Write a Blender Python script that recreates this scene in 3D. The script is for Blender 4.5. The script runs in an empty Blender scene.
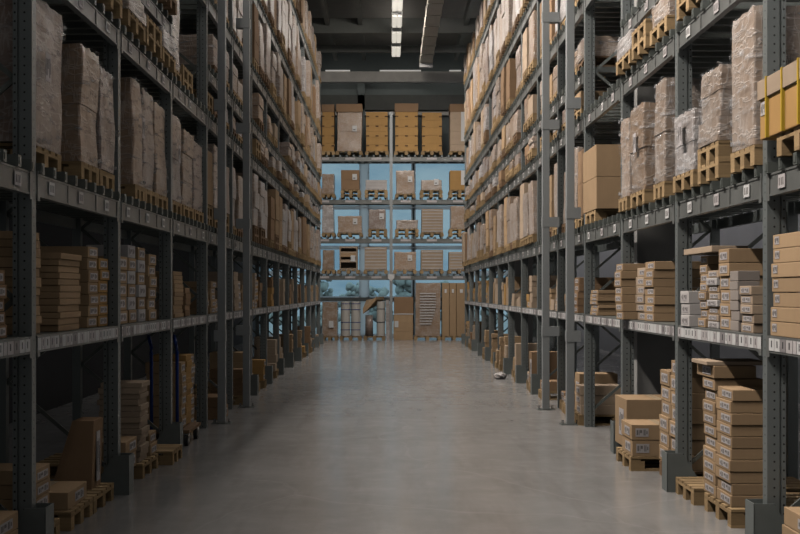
import bpy, bmesh, math, random
from mathutils import Vector
R = random.Random(11)
scn = bpy.context.scene
COL = scn.collection
F = 1236.0; VX, VY, H = 390.0, 292.0, 1.8

def px(x, y, z):
    return VX + F * x / y, VY - F * (z - H) / y

# ------------------------------------------------------------------ materials
def mat(name, col=(.5, .5, .5), rough=.6, metal=0., spec=.5):
    m = bpy.data.materials.new(name); m.use_nodes = True
    n = m.node_tree.nodes; b = n['Principled BSDF']
    b.inputs['Base Color'].default_value = (*col, 1)
    b.inputs['Roughness'].default_value = rough
    b.inputs['Metallic'].default_value = metal
    b.inputs['Specular IOR Level'].default_value = spec
    return m, m.node_tree, b
def N(t, kind, **kw):
    n = t.nodes.new(kind)
    for k, v in kw.items():
        if k.startswith('i_'): n.inputs[int(k[2:])].default_value = v
        else: setattr(n, k, v)
    return n
def noise(t, vec, scale, detail=3, rough=.55, stretch=None):
    if stretch:
        mp = N(t, 'ShaderNodeMapping'); mp.inputs['Scale'].default_value = stretch
        t.links.new(vec, mp.inputs['Vector']); vec = mp.outputs[0]
    n = N(t, 'ShaderNodeTexNoise'); n.inputs['Scale'].default_value = scale
    n.inputs['Detail'].default_value = detail; n.inputs['Roughness'].default_value = rough
    t.links.new(vec, n.inputs['Vector']); return n.outputs['Fac']
def ramp(t, fac, stops):
    r = N(t, 'ShaderNodeValToRGB'); e = r.color_ramp.elements
    while len(e) < len(stops): e.new(.5)
    for q, (p, c) in zip(e, stops):
        q.position = p; q.color = (*c, 1) if len(c) == 3 else c
    t.links.new(fac, r.inputs[0]); return r.outputs[0]
def mixc(t, fac, a, b, mode='MIX'):
    m = N(t, 'ShaderNodeMix', data_type='RGBA', blend_type=mode)
    for s, v in ((m.inputs[0], fac), (m.inputs[6], a), (m.inputs[7], b)):
        if isinstance(v, (int, float)): s.default_value = v
        elif isinstance(v, tuple): s.default_value = (*v, 1)
        else: t.links.new(v, s)
    return m.outputs[2]
def math_(t, op, a, b=0.):
    m = N(t, 'ShaderNodeMath', operation=op)
    for s, v in ((m.inputs[0], a), (m.inputs[1], b)):
        if isinstance(v, (int, float)): s.default_value = v
        else: t.links.new(v, s)
    return m.outputs[0]
def objrand(t, base, amt):
    """base colour socket varied per object"""
    oi = N(t, 'ShaderNodeObjectInfo')
    v = math_(t, 'ADD', math_(t, 'MULTIPLY', oi.outputs['Random'], amt), 1 - amt * .5)
    hs = N(t, 'ShaderNodeHueSaturation'); t.links.new(v, hs.inputs['Value'])
    if isinstance(base, tuple): hs.inputs['Color'].default_value = (*base, 1)
    else: t.links.new(base, hs.inputs['Color'])
    return hs.outputs[0]
def bump(t, b, h, strength, dist=.01):
    n = N(t, 'ShaderNodeBump'); n.inputs['Strength'].default_value = strength; n.inputs['Distance'].default_value = dist
    t.links.new(h, n.inputs['Height']); t.links.new(n.outputs[0], b.inputs['Normal'])
def ocoord(t):
    return N(t, 'ShaderNodeTexCoord').outputs['Object']

M = {}
def card(name, col, amt=.3, rough=.75):
    m, t, b = mat(name, col, rough, spec=.25); c = ocoord(t)
    f = noise(t, c, 3.5, 4)
    base = mixc(t, f, tuple(x * .82 for x in col), tuple(min(1, x * 1.12) for x in col))
    g = noise(t, c, 60, 2, stretch=(1, 1, .08))
    base = mixc(t, math_(t, 'MULTIPLY', g, .22), base, tuple(x * .7 for x in col))
    t.links.new(objrand(t, base, amt), b.inputs['Base Color'])
    bump(t, b, f, .15)
    M[name] = m
card('card', (.52, .35, .205)); card('card_dark', (.36, .225, .13)); card('card_pale', (.56, .42, .30))
card('card_amber', (.58, .335, .125), .12); card('card_grey', (.42, .36, .32), .2); card('card_white', (.70, .65, .62), .15)
def wood(name, col):
    m, t, b = mat(name, col, .75, spec=.2); c = ocoord(t)
    f = noise(t, c, 9, 4, stretch=(.6, 6, 6))
    base = mixc(t, f, tuple(x * .6 for x in col), tuple(min(1, x * 1.25) for x in col))
    t.links.new(objrand(t, base, .45), b.inputs['Base Color']); M[name] = m
wood('wood', (.47, .32, .17)); wood('wood_dark', (.27, .17, .10))
def film(name, under, pale, amount):
    """goods seen through tight stretch film: cardboard with shiny wrinkles, their pale highlights put into the colour"""
    m, t, b = mat(name, under, .32, spec=.6); c = ocoord(t)
    w = noise(t, c, 2.4, 3, .5, stretch=(1., 1., 3.6))
    d = noise(t, c, 3.6, 3, .5, stretch=(2.6, 2.6, .55))
    e = noise(t, c, 3, 4, .6)
    def ridge(n, k): return math_(t, 'MAXIMUM', math_(t, 'SUBTRACT', 1., math_(t, 'MULTIPLY', math_(t, 'ABSOLUTE', math_(t, 'SUBTRACT', n, .5)), k)), 0.)
    r1, r2 = ridge(w, 34.), ridge(d, 40.)
    lines = math_(t, 'MAXIMUM', r1, r2)
    k = math_(t, 'MULTIPLY', math_(t, 'ADD', math_(t, 'MULTIPLY', lines, .75), math_(t, 'MULTIPLY', ramp(t, e, [(.42, (0, 0, 0)), (.62, (1, 1, 1))]), .45)), amount)
    base = mixc(t, k, objrand(t, under, .35), pale)  # wrinkle highlights mixed into the colour as pale lines
    t.links.new(base, b.inputs['Base Color'])
    bump(t, b, math_(t, 'ADD', lines, math_(t, 'MULTIPLY', w, .6)), .3, .015)
    b.inputs['Coat Weight'].default_value = .2; b.inputs['Coat Roughness'].default_value = .2
    M[name] = m
film('film_brown', (.40, .27, .18), (.64, .57, .52), .5)
film('film_pale', (.43, .32, .245), (.74, .68, .64), .6)
film('film_grey', (.34, .25, .205), (.60, .55, .52), .55)
film('film_white', (.46, .40, .37), (.78, .75, .74), .85)
m, t, b = mat('translucent_frame', (.8, .82, .84), .5)  # white window frames made translucent so sky light brightens them
tl_ = N(t, 'ShaderNodeBsdfTranslucent'); tl_.inputs[0].default_value = (.92, .94, .96, 1); mx = N(t, 'ShaderNodeMixShader'); mx.inputs[0].default_value = .85
t.links.new(b.outputs[0], mx.inputs[1]); t.links.new(tl_.outputs[0], mx.inputs[2]); t.links.new(mx.outputs[0], t.nodes['Material Output'].inputs[0]); M['translucent_frame'] = m
# loose outer film
m, t, b = mat('loose_film', (.9, .9, .92), .12, spec=.9); c = ocoord(t)
w = noise(t, c, 3, 4, .6, stretch=(1., 1., 4.5)); d = noise(t, c, 7, 3, .6, stretch=(3, 3, .7))
tr = N(t, 'ShaderNodeBsdfTransparent'); mx = N(t, 'ShaderNodeMixShader')
fac = math_(t, 'MULTIPLY', ramp(t, w, [(.53, (.03, .03, .03)), (.66, (1, 1, 1))]), .42)
t.links.new(fac, mx.inputs[0]); t.links.new(tr.outputs[0], mx.inputs[1]); t.links.new(b.outputs[0], mx.inputs[2])
t.links.new(mx.outputs[0], t.nodes['Material Output'].inputs[0])
bump(t, b, math_(t, 'ADD', w, d), .8, .04); M['loose_film'] = m

def metal(name, col, rough=.45, mt=.0, amt=.25):
    m, t, b = mat(name, col, rough, mt); c = ocoord(t)
    f = noise(t, c, 2.5, 5, .65)
    t.links.new(mixc(t, f, tuple(x * (1 - amt) for x in col), tuple(min(1, x * (1 + amt)) for x in col)), b.inputs['Base Color'])
    M[name] = m; return m, t, b
metal('steel', (.19, .21, .205), .45, .1); metal('steel_beam', (.20, .205, .195), .42, .2, .45)
metal('galv', (.17, .185, .17), .45, .35); metal('guard', (.21, .23, .22), .5, .1)
metal('column_paint', (.37, .385, .385), .42, .1, .12)
metal('dark_metal', (.05, .05, .05), .5); metal('duct', (.58, .53, .45), .6); metal('roof', (.13, .125, .11), .8)
metal('girder', (.10, .105, .095), .7); metal('crossgirder', (.60, .57, .52), .7)
metal('concrete_grey', (.30, .30, .285), .85); metal('concrete_pale', (.40, .39, .37), .85)
metal('blue_paint', (.02, .07, .32), .35); metal('rubber', (.025, .025, .025), .55); metal('chrome', (.5, .5, .5), .25, .9)
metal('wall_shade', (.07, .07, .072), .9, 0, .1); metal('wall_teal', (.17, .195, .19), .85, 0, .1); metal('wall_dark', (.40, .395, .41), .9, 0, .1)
metal('frame_white', (.72, .76, .78), .5, 0, .08); metal('frame_grey', (.16, .18, .19), .5)
metal('white', (.78, .76, .74), .55, 0, .06); metal('ink', (.04, .04, .04), .7); metal('faded_ink', (.22, .20, .19), .7); metal('label_grey', (.62, .57, .56), .55, 0, .2)
metal('label_dim', (.33, .30, .30), .55, 0, .3); metal('label_blue', (.42, .60, .68), .3); metal('yellow', (.65, .42, .04), .5)
metal('red', (.65, .06, .03), .5); metal('rollwhite', (.66, .62, .56), .6, 0, .05); metal('strap_blue', (.06, .09, .28), .5)
metal('tile_tape', (.50, .38, .24), .35)
# perforated upright: holes every 6 cm down the middle of each face
m, t, b = mat('perforated', (.165, .185, .18), .4, .2); c = ocoord(t)
sp = N(t, 'ShaderNodeSeparateXYZ'); t.links.new(c, sp.inputs[0])
fz = math_(t, 'SUBTRACT', math_(t, 'FRACT', math_(t, 'DIVIDE', sp.outputs[2], .06)), .5)
fz = math_(t, 'MULTIPLY', fz, .06)
def near(sock, v): return math_(t, 'ABSOLUTE', math_(t, 'SUBTRACT', sock, v))
def hole(sock, v):
    dx = near(sock, v)
    return math_(t, 'LESS_THAN', math_(t, 'ADD', math_(t, 'MULTIPLY', dx, dx), math_(t, 'MULTIPLY', fz, fz)), .0072 ** 2)
geo = N(t, 'ShaderNodeNewGeometry'); sn = N(t, 'ShaderNodeSeparateXYZ'); t.links.new(geo.outputs['Normal'], sn.inputs[0])
facey = math_(t, 'GREATER_THAN', math_(t, 'ABSOLUTE', sn.outputs[1]), .5)
ax = math_(t, 'ABSOLUTE', sp.outputs[0])
h1 = math_(t, 'MAXIMUM', hole(ax, .05), hole(ax, .116)); h1 = math_(t, 'MULTIPLY', h1, facey)
h2 = math_(t, 'MULTIPLY', hole(sp.outputs[1], .0), math_(t, 'SUBTRACT', 1., facey))
f = noise(t, c, 3, 5)
base = mixc(t, f, (.18, .20, .195), (.27, .29, .285))
t.links.new(mixc(t, math_(t, 'MAXIMUM', h1, h2), base, (.02, .02, .02)), b.inputs['Base Color']); M['perforated'] = m
# floor
m, t, b = mat('floor_concrete', (.4, .38, .36), .3, spec=.5); c = ocoord(t)
n1 = noise(t, c, .55, 6, .62); n2 = noise(t, c, 2.8, 6, .7); n3 = noise(t, c, 7, 5, .7, stretch=(1, .25, 1)); n4 = noise(t, c, 1.2, 3, .6, stretch=(3, .4, 1))
base = mixc(t, ramp(t, n1, [(.3, (0, 0, 0)), (.7, (1, 1, 1))]), (.33, .315, .30), (.42, .405, .39))
base = mixc(t, math_(t, 'MULTIPLY', ramp(t, n2, [(.48, (0, 0, 0)), (.75, (1, 1, 1))]), .45), base, (.46, .44, .42))
base = mixc(t, math_(t, 'MULTIPLY', ramp(t, n4, [(.5, (0, 0, 0)), (.72, (1, 1, 1))]), .35), base, (.23, .20, .19))
# worn, curved scratch lines
vo = N(t, 'ShaderNodeTexVoronoi', feature='DISTANCE_TO_EDGE'); vo.inputs['Scale'].default_value = .38
wp = N(t, 'ShaderNodeVectorMath', operation='ADD'); t.links.new(c, wp.inputs[0])
nv = N(t, 'ShaderNodeTexNoise'); nv.inputs['Scale'].default_value = .7; t.links.new(c, nv.inputs['Vector'])
t.links.new(nv.outputs['Color'], wp.inputs[1]); t.links.new(wp.outputs[0], vo.inputs['Vector'])
base = mixc(t, math_(t, 'MULTIPLY', math_(t, 'LESS_THAN', vo.outputs['Distance'], .006), math_(t, 'MULTIPLY', n2, .5)), base, (.5, .48, .46))
t.links.new(base, b.inputs['Base Color'])
t.links.new(math_(t, 'ADD', math_(t, 'MULTIPLY', n2, .18), .09), b.inputs['Roughness'])
bump(t, b, n3, .05, .004); M['floor'] = m
# lamps
m, t, b = mat('lamp_glow', (.9, .88, .8)); b.inputs['Emission Color'].default_value = (1, .93, .80, 1); b.inputs['Emission Strength'].default_value = .62; M['lamp'] = m
m, t, b = mat('tube_glow', (.9, .9, .88)); b.inputs['Emission Color'].default_value = (1, .95, .88, 1); b.inputs['Emission Strength'].default_value = .25; M['tube'] = m
# window glass
m, t, b = mat('window_glass', (.8, .9, .95), .05, spec=.6)
tr = N(t, 'ShaderNodeBsdfTransparent'); tr.inputs[0].default_value = (.86, .95, 1, 1); mx = N(t, 'ShaderNodeMixShader'); mx.inputs[0].default_value = .07
t.links.new(tr.outputs[0], mx.inputs[1]); t.links.new(b.outputs[0], mx.inputs[2]); t.links.new(mx.outputs[0], t.nodes['Material Output'].inputs[0]); M['glass'] = m
m, t, b = mat('leaf', (.1, .2, .12), .8); c = ocoord(t)
t.links.new(mixc(t, noise(t, c, 1.1, 4), (.50, .60, .56), (.92, .92, .80)), b.inputs['Base Color']); M['leaf'] = m
card('hole_dark', (.16, .09, .05)); card('bark', (.2, .14, .1)); card('lawn', (.75, .78, .74))

# ------------------------------------------------------------------ mesh building
class MB:
    def __init__(s): s.v = []; s.f = []; s.m = []; s.sm = False
    def poly(s, vs, fs, mi=0):
        o = len(s.v); s.v += [tuple(v) for v in vs]; s.f += [tuple(o + i for i in f) for f in fs]; s.m += [mi] * len(fs); return s
    def box(s, x0, x1, y0, y1, z0, z1, mi=0):
        if x0 > x1: x0, x1 = x1, x0
        return s.poly([(x0, y0, z0), (x1, y0, z0), (x1, y1, z0), (x0, y1, z0), (x0, y0, z1), (x1, y0, z1), (x1, y1, z1), (x0, y1, z1)],
                      [(0, 3, 2, 1), (4, 5, 6, 7), (0, 1, 5, 4), (1, 2, 6, 5), (2, 3, 7, 6), (3, 0, 4, 7)], mi)
    def bar(s, a, b, w, d=None, mi=0):
        a = Vector(a); b = Vector(b); d = d or w; k = (b - a).normalized()
        u = k.cross(Vector((0, 1, 0)));
        if u.length < .01: u = k.cross(Vector((1, 0, 0)))
        u.normalize(); w2 = k.cross(u).normalized()
        vs = [p + u * (sx * w / 2) + w2 * (sy * d / 2) for p in (a, b) for sx, sy in ((-1, -1), (1, -1), (1, 1), (-1, 1))]
        return s.poly(vs, [(0, 3, 2, 1), (4, 5, 6, 7), (0, 1, 5, 4), (1, 2, 6, 5), (2, 3, 7, 6), (3, 0, 4, 7)], mi)
    def tube(s, pts, r, n=10, mi=0, closed=False):
        pts = [Vector(p) for p in pts]; o = len(s.v); L = len(pts)
        for i, p in enumerate(pts):
            k = (pts[min(i + 1, L - 1)] - pts[max(i - 1, 0)]).normalized()
            u = k.cross(Vector((0, 0, 1)))
            if u.length < .05: u = k.cross(Vector((0, 1, 0)))
            u.normalize(); w = k.cross(u)
            for j in range(n):
                a = 2 * math.pi * j / n; s.v.append(tuple(p + (u * math.cos(a) + w * math.sin(a)) * r))
        for i in range(L - 1):
            for j in range(n):
                s.f.append((o + i * n + j, o + i * n + (j + 1) % n, o + (i + 1) * n + (j + 1) % n, o + (i + 1) * n + j)); s.m.append(mi)
        s.f.append(tuple(o + j for j in reversed(range(n)))); s.f.append(tuple(o + (L - 1) * n + j for j in range(n))); s.m += [mi, mi]
        return s
    def mesh(s, name, mats, bevel=0, smooth=False):
        me = bpy.data.meshes.new(name); me.from_pydata(s.v, [], s.f)
        for q in mats: me.materials.append(M[q])
        me.polygons.foreach_set('material_index', s.m)
        if smooth: me.polygons.foreach_set('use_smooth', [True] * len(s.f))
        me.update()
        if bevel:
            bm = bmesh.new(); bm.from_mesh(me)
            bmesh.ops.bevel(bm, geom=list(bm.edges), offset=bevel, segments=2, affect='EDGES', profile=.6)
            bm.to_mesh(me); bm.free()
        return me

def link(name, me, parent=None, loc=(0, 0, 0), label=None, cat=None, group=None, kind=None, rz=0):
    o = bpy.data.objects.new(name, me); COL.objects.link(o); o.location = loc
    if rz: o.rotation_euler[2] = rz
    if parent: o.parent = parent
    if label: o['label'] = label
    if cat: o['category'] = cat
    if group: o['group'] = group
    if kind: o['kind'] = kind
    return o
def struct(name, mb, mats, parent=None):
    return link(name, mb.mesh(name, mats), parent, kind='structure')

# ------------------------------------------------------------------ constants
XR, XL = 2.6, 2.42
D = 2.65
POSTY = {1: [8.57 + D * i for i in range(-1, 14)], -1: [8.40 + D * i for i in range(-1, 14)]}
XF = {1: XR, -1: XL}
NB = 14                                            # bays per side, index 0 = the one cut by the picture edge
TOPS = [1.50, 2.61, 4.13, 4.75, 5.70, 7.10, 8.90]  # beam tops
BH = [.115, .155, .145, .13, .14, .15, .15]
SUP = .08; PAL = .144
SIDE = {1: 'bright-side', -1: 'dim-side'}
ORD = ['first', 'second', 'third', 'fourth', 'fifth', 'sixth', 'seventh', 'eighth', 'ninth', 'tenth', 'eleventh', 'twelfth', 'thirteenth', 'fourteenth', 'fifteenth', 'sixteenth', 'seventeenth', 'eighteenth', 'nineteenth', 'twentieth']
LEV = ['floor', 'first shelf', 'second shelf', 'third shelf', 'fourth shelf', 'fifth shelf', 'sixth shelf', 'seventh shelf']
DEP = 1.1

# ------------------------------------------------------------------ room
struct('floor', MB().box(-9, 9, -4, 49.4, -.2, 0), ['floor'])
struct('ceiling', MB().box(-9, 9, -4, 49.4, 11.6, 11.8), ['roof'])
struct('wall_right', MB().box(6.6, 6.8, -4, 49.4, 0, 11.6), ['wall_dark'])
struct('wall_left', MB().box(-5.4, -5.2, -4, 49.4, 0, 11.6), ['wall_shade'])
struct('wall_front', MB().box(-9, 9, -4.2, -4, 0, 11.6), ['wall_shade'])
w = MB().box(-9, 9, 49.4, 49.7, 7.15, 11.6).box(-9, -5.3, 49.4, 49.7, 0, 7.15).box(5.3, 9, 49.4, 49.7, 0, 7.15)
struct('wall_back', w, ['wall_teal'])
# girders under the roof
k = 0
for y, z0, z1, mt, th in ((47.9, 9.95, 10.35, 'crossgirder', .3), (48.9, 9.0, 9.6, 'girder', .2), (41.5, 10.5, 11.0, 'girder', .35), (35.0, 10.6, 11.6, 'girder', .35), (44.8, 10.5, 10.75, 'girder', .2), (38.2, 10.9, 11.6, 'girder', .2)):
    k += 1; struct('trim_%d' % k, MB().box(-5.2, 5.2, y, y + th, z0, z1), [mt])
for x in (-2.1, -1.0, 2.55):
    k += 1; struct('trim_%d' % k, MB().box(x - .07, x + .07, 6, 47.8, 10.75, 11.1), ['girder'])
k += 1; struct('trim_%d' % k, MB().box(-1.28, -1.0, 48.9, 49.3, 6.9, 10.2), ['wall_teal'])
k += 1; struct('trim_%d' % k, MB().box(-5.2, 5.2, 49.0, 49.3, 8.82, 8.95), ['crossgirder'])
# concrete building columns inside the right racks
for y in (14.1, 28.6):
    k += 1; struct('trim_%d' % k, MB().box(2.82, 3.3, y, y + .42, 0, 11.5), ['concrete_pale'])
# air duct
d = MB(); y = 8.
while y < 43.5:
    d.box(1.08, 1.52, y, y + 1.48, 10.05, 10.3); d.box(1.06, 1.54, y + 1.48, y + 1.52, 10.03, 10.32); y += 1.52
link('air_duct', d.mesh('air_duct', ['duct']), label='pale rectangular air duct running under the roof beside the lamps', cat='duct')
dd = bpy.data.objects['air_duct']
link('duct_outlet', MB().box(1.06, 1.54, y, y + .25, 9.9, 10.3).mesh('duct_outlet', ['white']), dd)
# ceiling lamps
lm_h = MB().box(-.17, .17, -.85, .85, .06, .16).box(-.02, .02, -.5, -.46, .16, 1.2).box(-.02, .02, .46, .5, .16, 1.2)
lm_d = MB().box(-.15, -.01, -.8, .8, 0, .06).box(.01, .15, -.8, .8, 0, .06)
hm = lm_h.mesh('housing', ['white']); dm = lm_d.mesh('diffuser', ['lamp'])
for i, y in enumerate((44.5, 42.0, 39.5, 37.15)):
    o = link('ceiling_lamp', None, loc=(.22, y, 10.42), label='glowing twin-tube ceiling lamp, %s of four counted from the window wall' % ORD[i], cat='lamp', group='row of ceiling lamps over the aisle')
    link('housing', hm, o); link('diffuser', dm, o)
# tube lights lying along the pale cross girder
for i, (x0, x1) in enumerate(((-2.5, -1.55), (-.4, 1.2), (2.3, 2.75))):
    o = link('strip_light', MB().box(x0, x1, 47.86, 47.98, 10.352, 10.40).mesh('strip_light', ['tube']),
             label='thin strip light on the pale cross girder, %s the air duct' % ('well apart from', 'ending just below', 'beyond')[i], cat='light')

# window wall
def window(i, x0, x1, z0, z1):
    f = MB(); b = .05
    f.box(x0, x0 + b, 49.42, 49.52, z0, z1).box(x1 - b, x1, 49.42, 49.52, z0, z1).box(x0, x1, 49.42, 49.52, z0, z0 + b).box(x0, x1, 49.42, 49.52, z1 - b, z1)
    o = struct('window_%d' % i, f, ['translucent_frame'])
    link('pane', MB().box(x0 + b, x1 - b, 49.46, 49.475, z0 + b, z1 - b).mesh('pane', ['glass']), o)
xs = [-5.3, -3.1, -1.13, -.93, .93, 3.1, 5.3]
wi = 0
for a, b_ in ((-5.3, -3.15), (-3.05, -1.18), (-.88, .9), (.98, 3.05), (3.15, 5.3)):
    for z0, z1 in ((.08, 1.44), (1.58, 2.5), (2.6, 3.55), (3.6, 5.15), (5.2, 7.1)):
        wi += 1; window(wi, a, b_, z0, z1)
for x0, x1, mt in ((-1.18, -.88, 'translucent_frame'), (.9, .98, 'frame_grey'), (-3.15, -3.05, 'frame_grey'), (3.05, 3.15, 'frame_grey')):
    k += 1; struct('trim_%d' % k, MB().box(x0, x1, 49.38, 49.5, 0, 7.15), [mt])
for z0, z1, mt in ((1.44, 1.58, 'frame_grey'), (2.5, 2.6, 'translucent_frame'), (3.55, 3.6, 'translucent_frame'), (5.15, 5.2, 'translucent_frame'), (7.1, 7.15, 'frame_grey'), (0, .08, 'translucent_frame')):
    k += 1; struct('trim_%d' % k, MB().box(-5.3, 5.3, 49.36, 49.5, z0, z1), [mt])
# outdoors
link('lawn', MB().box(-60, 60, 49.8, 160, -1.7, -1.5).mesh('lawn', ['lawn']), kind='structure')
R2 = random.Random(5)
TL = ['broad tree outside the windows by the white pallet rolls', 'small round tree outside the wide window post', 'tall pale tree outside the middle windows', 'bushy tree outside behind the stacked cartons', 'leafy tree outside behind the bright-side rack end', 'leafy tree outside behind the dim-side rack end', 'slim tree outside between two bushier ones', 'low tree outside near the thin window post']
for i, (x, y, h) in enumerate(((-4.3, 76, 5.2), (-1.3, 84, 4.2), (.9, 80, 5.4), (3.4, 88, 4.6), (6.5, 82, 5.2), (-7.5, 82, 4.8), (-2.7, 92, 4.6), (2.2, 96, 4.0))):
    cr = MB(); bm = bmesh.new()
    for q in range(60):
        r = R2.uniform(.14, .36) * h / 5; a = R2.uniform(0, 6.28); rr = R2.uniform(0, 1.45) * h / 5
        cz = 1.3 + R2.uniform(0, 1) * (h - 2.0)
        if cz > h * .65: rr *= .5
        mm = bmesh.ops.create_icosphere(bm, subdivisions=2, radius=r)
        for v in mm['verts']:
            v.co = v.co * R2.uniform(.85, 1.15) + Vector((math.cos(a) * rr, math.sin(a) * rr, cz))
    me = bpy.data.meshes.new('crown'); bm.to_mesh(me); bm.free(); me.materials.append(M['leaf']); me.polygons.foreach_set('use_smooth', [True] * len(me.polygons))
    o = link('tree', None, loc=(x, y, -1.5), label=TL[i], cat='tree', group='trees outside the windows')
    link('crown', me, o); link('trunk', MB().tube([(0, 0, 0), (0, 0, 2)], .12).mesh('trunk', ['bark']), o)

# ------------------------------------------------------------------ side racks
def strip_mesh(kind, L, sx, seed):
    """labels along a beam. x=0 is the beam's outer face; sx points to the aisle (-1 for the right rack)"""
    r = random.Random(seed); mb = MB(); y = .06
    e = .004
    if kind == 'dense':
        while y < L - .16:
            w = r.choice((.08, .1, .12, .14)); c = r.choice((0, 0, 0, 1, 1, 2))
            mb.box(0, sx * e, y, y + w - .012, .016, .1, c)
            if r.random() < .8: mb.box(sx * e, sx * (e + .001), y + w * .35, y + w * .5, .04, .085, 3)
            y += w
    else:
        for q in range(3):
            yc = (q + .5) * L / 3 + r.uniform(-.1, .1)
            mb.box(0, sx * e, yc - .07, yc + .07, .035, .125, r.choice((0, 1, 1)))
            for u in (-.045, -.01, .03): mb.box(sx * e, sx * (e + .001), yc + u, yc + u + .02, .055, .105, 3)
            if r.random() < .5: mb.box(0, sx * e, yc + .17, yc + .24, .04, .12, 2)
        
    return mb.mesh('label_strip', ['label_grey', 'white', 'label_dim', 'ink'])
def upright_mesh(s):
    h = 9.9; mb = MB()
    mb.box(0, s * .085, -.05, .05, 0, h); mb.box(s * .085, s * .1, -.035, .035, 0, h); mb.box(s * .1, s * .13, -.048, .048, 0, h)
    return mb
def guard_mesh(s):
    def plate(y):
        p = [(-.11, 0), (.16, 0), (.16, .14), (.03, .35), (-.11, .35)]
        n = len(p); vs = [(s * x, y, z) for x, z in p] + [(s * x, y + .008, z) for x, z in p]
        fs = [tuple(range(n)), tuple(reversed(range(n, 2 * n)))] + [(i, (i + 1) % n, n + (i + 1) % n, n + i) for i in range(n)]
        return vs, fs
    mb = MB()
    for y in (-.11, .09): mb.poly(*plate(y))
    mb.box(-s * .11, -s * .102, -.11, .098, 0, .35)
    return mb.mesh('post_guard', ['guard'])
for s in (1, -1):
    X = XF[s]; ys = POSTY[s]
    rack = link('storage_rack', None, loc=(s * X, ys[0], 0), label='long grey steel pallet rack on the %s of the aisle' % ('bright side' if s > 0 else 'dim side'), cat='rack')
    um = upright_mesh(s).mesh('upright', ['perforated']); gm = guard_mesh(s)
    ru = MB().box(0, s * .09, -.045, .045, 0, 9.9).mesh('rear_upright', ['steel'])
    br = MB(); z = .25; fl = 0
    while z < 9.3:
        a, b_ = (.13, 1.0) if fl == 0 else (1.0, .13)
        br.bar((s * a, 0, z), (s * b_, 0, z + .75), .035, .025); z += .75; fl ^= 1
    brm = br.mesh('frame_brace', ['galv'])
    for i, y in enumerate(ys):
        yy = y - ys[0]
        link('upright', um, rack, (0, yy, 0)); link('rear_upright', ru, rack, (s * 1.0, yy, 0)); link('frame_brace', brm, rack, (0, yy, 0))
        if i not in (4, 5): link('post_guard', gm, rack, (0, yy, 0))
    dens = [strip_mesh('dense', D - .02, -s, q) for q in range(4)]; spar = [strip_mesh('sparse', D - .02, -s, 10 + q) for q in range(3)]
    plate = []
    for v in (0, 1):
        pm = MB().box(0, -s * .004, -.07, .07, .035, .125)
        for u in (-.045, -.01, .03): pm.box(-s * .004, -s * .005, u, u + .02, .055, .105, 1)
        plate.append(pm.mesh('shelf_label', [('white', 'label_grey')[v], 'faded_ink']))
    sup = MB(); L = D - .12
    for q in range(9):
        yc = .12 + q * (L - .12) / 8
        sup.box(-s * .03, s * 1.06, yc - .035, yc + .035, 0, SUP - .004)
        sup.box(-s * .034, -s * .03, yc - .02, yc + .02, .015, SUP - .02)
    supm = sup.mesh('pallet_support', ['galv'])
    deckm = MB().box(s * .02, s * 1.05, .06, D - .06, -.018, -.002).mesh('deck_panel', ['galv'])
    for li, top in enumerate(TOPS):
        h = BH[li]
        bmb = MB().box(0, s * .045, .05, D - .05, -h, 0)
        bmb.box(-s * .006, 0, .05, D - .05, -.014, 0).box(-s * .006, 0, .05, D - .05, -h, -h + .014)
        for yc in (.06, D - .12): bmb.box(-s * .009, -s * .001, yc, yc + .06, -h - .03, .02 if li else 0)
        if li: 
            for q in (1, 2): bmb.box(-s * .008, -s * .001, D * q / 3 - .015, D * q / 3 + .015, -h, .0)
        bme = bmb.mesh('beam', ['steel_beam'])
        for i in range(NB):
            y = ys[i]
            if li == 3 and i == 3: continue                      # one bay without the extra shelf
            if VY - F * (top - .2 - H) / (y + D) < -5: continue
            b_ = link('beam', bme, rack, (0, y - ys[0], top))
            if li == 0:
                link('label_strip', dens[i % 4], b_, (-s * .006, 0, -h))
                link('deck_panel', deckm, rack, (0, y - ys[0], top))
            else:
                if li < 4:
                    rq = random.Random(i * 7 + li)
                    for q in range(3): link('shelf_label', plate[rq.randint(0, 1)], b_, (-s * .006, (q + .5) * D / 3 + rq.uniform(-.1, .1), -h))
                link('pallet_support', supm, rack, (0, y - ys[0], top))
    for li, top in enumerate(TOPS):
        link('rear_beam', MB().box(s * 1.05, s * 1.09, .05, ys[-1] - ys[0], -.11, 0).mesh('rear_beam', ['steel']), rack, (0, 0, top))

# tall free-standing steel posts between floor and roof
for s, x, y, lab in ((1, 2.447, 16.8, 'wide'), (1, 2.385, 18.94, 'slim'), (-1, -2.305, 16.95, 'wide'), (-1, -2.245, 19.35, 'slim')):
    o = link('steel_post', None, loc=(x, y, 0), cat='post', label='tall smooth grey steel post before the %s rack, %s the camera' % (SIDE[s], 'closer to' if lab == 'wide' else 'set back from'))
    link('shaft', MB().box(-.053, .053, -.06, .06, .012, 9.9).mesh('shaft', ['column_paint'], .006), o)
    bp = MB().box(-.13, .13, -.11, .11, 0, .012)
    link('base_plate', bp.mesh('base_plate', ['galv']), o)
    for ax_ in (-.10, .10): link('anchor_bolt', MB().tube([(ax_, 0, .0), (ax_, 0, .06)], .018, 6).mesh('anchor_bolt', ['chrome']), o)
    for z in (1.2, 2.87, 4.36, 6.0):
        link('bracket', MB().box(-s * .057, s * (XF[s] - .014 - abs(x)), -.068, .068, z - .075, z + .075).mesh('bracket', ['column_paint']), o)

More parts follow.
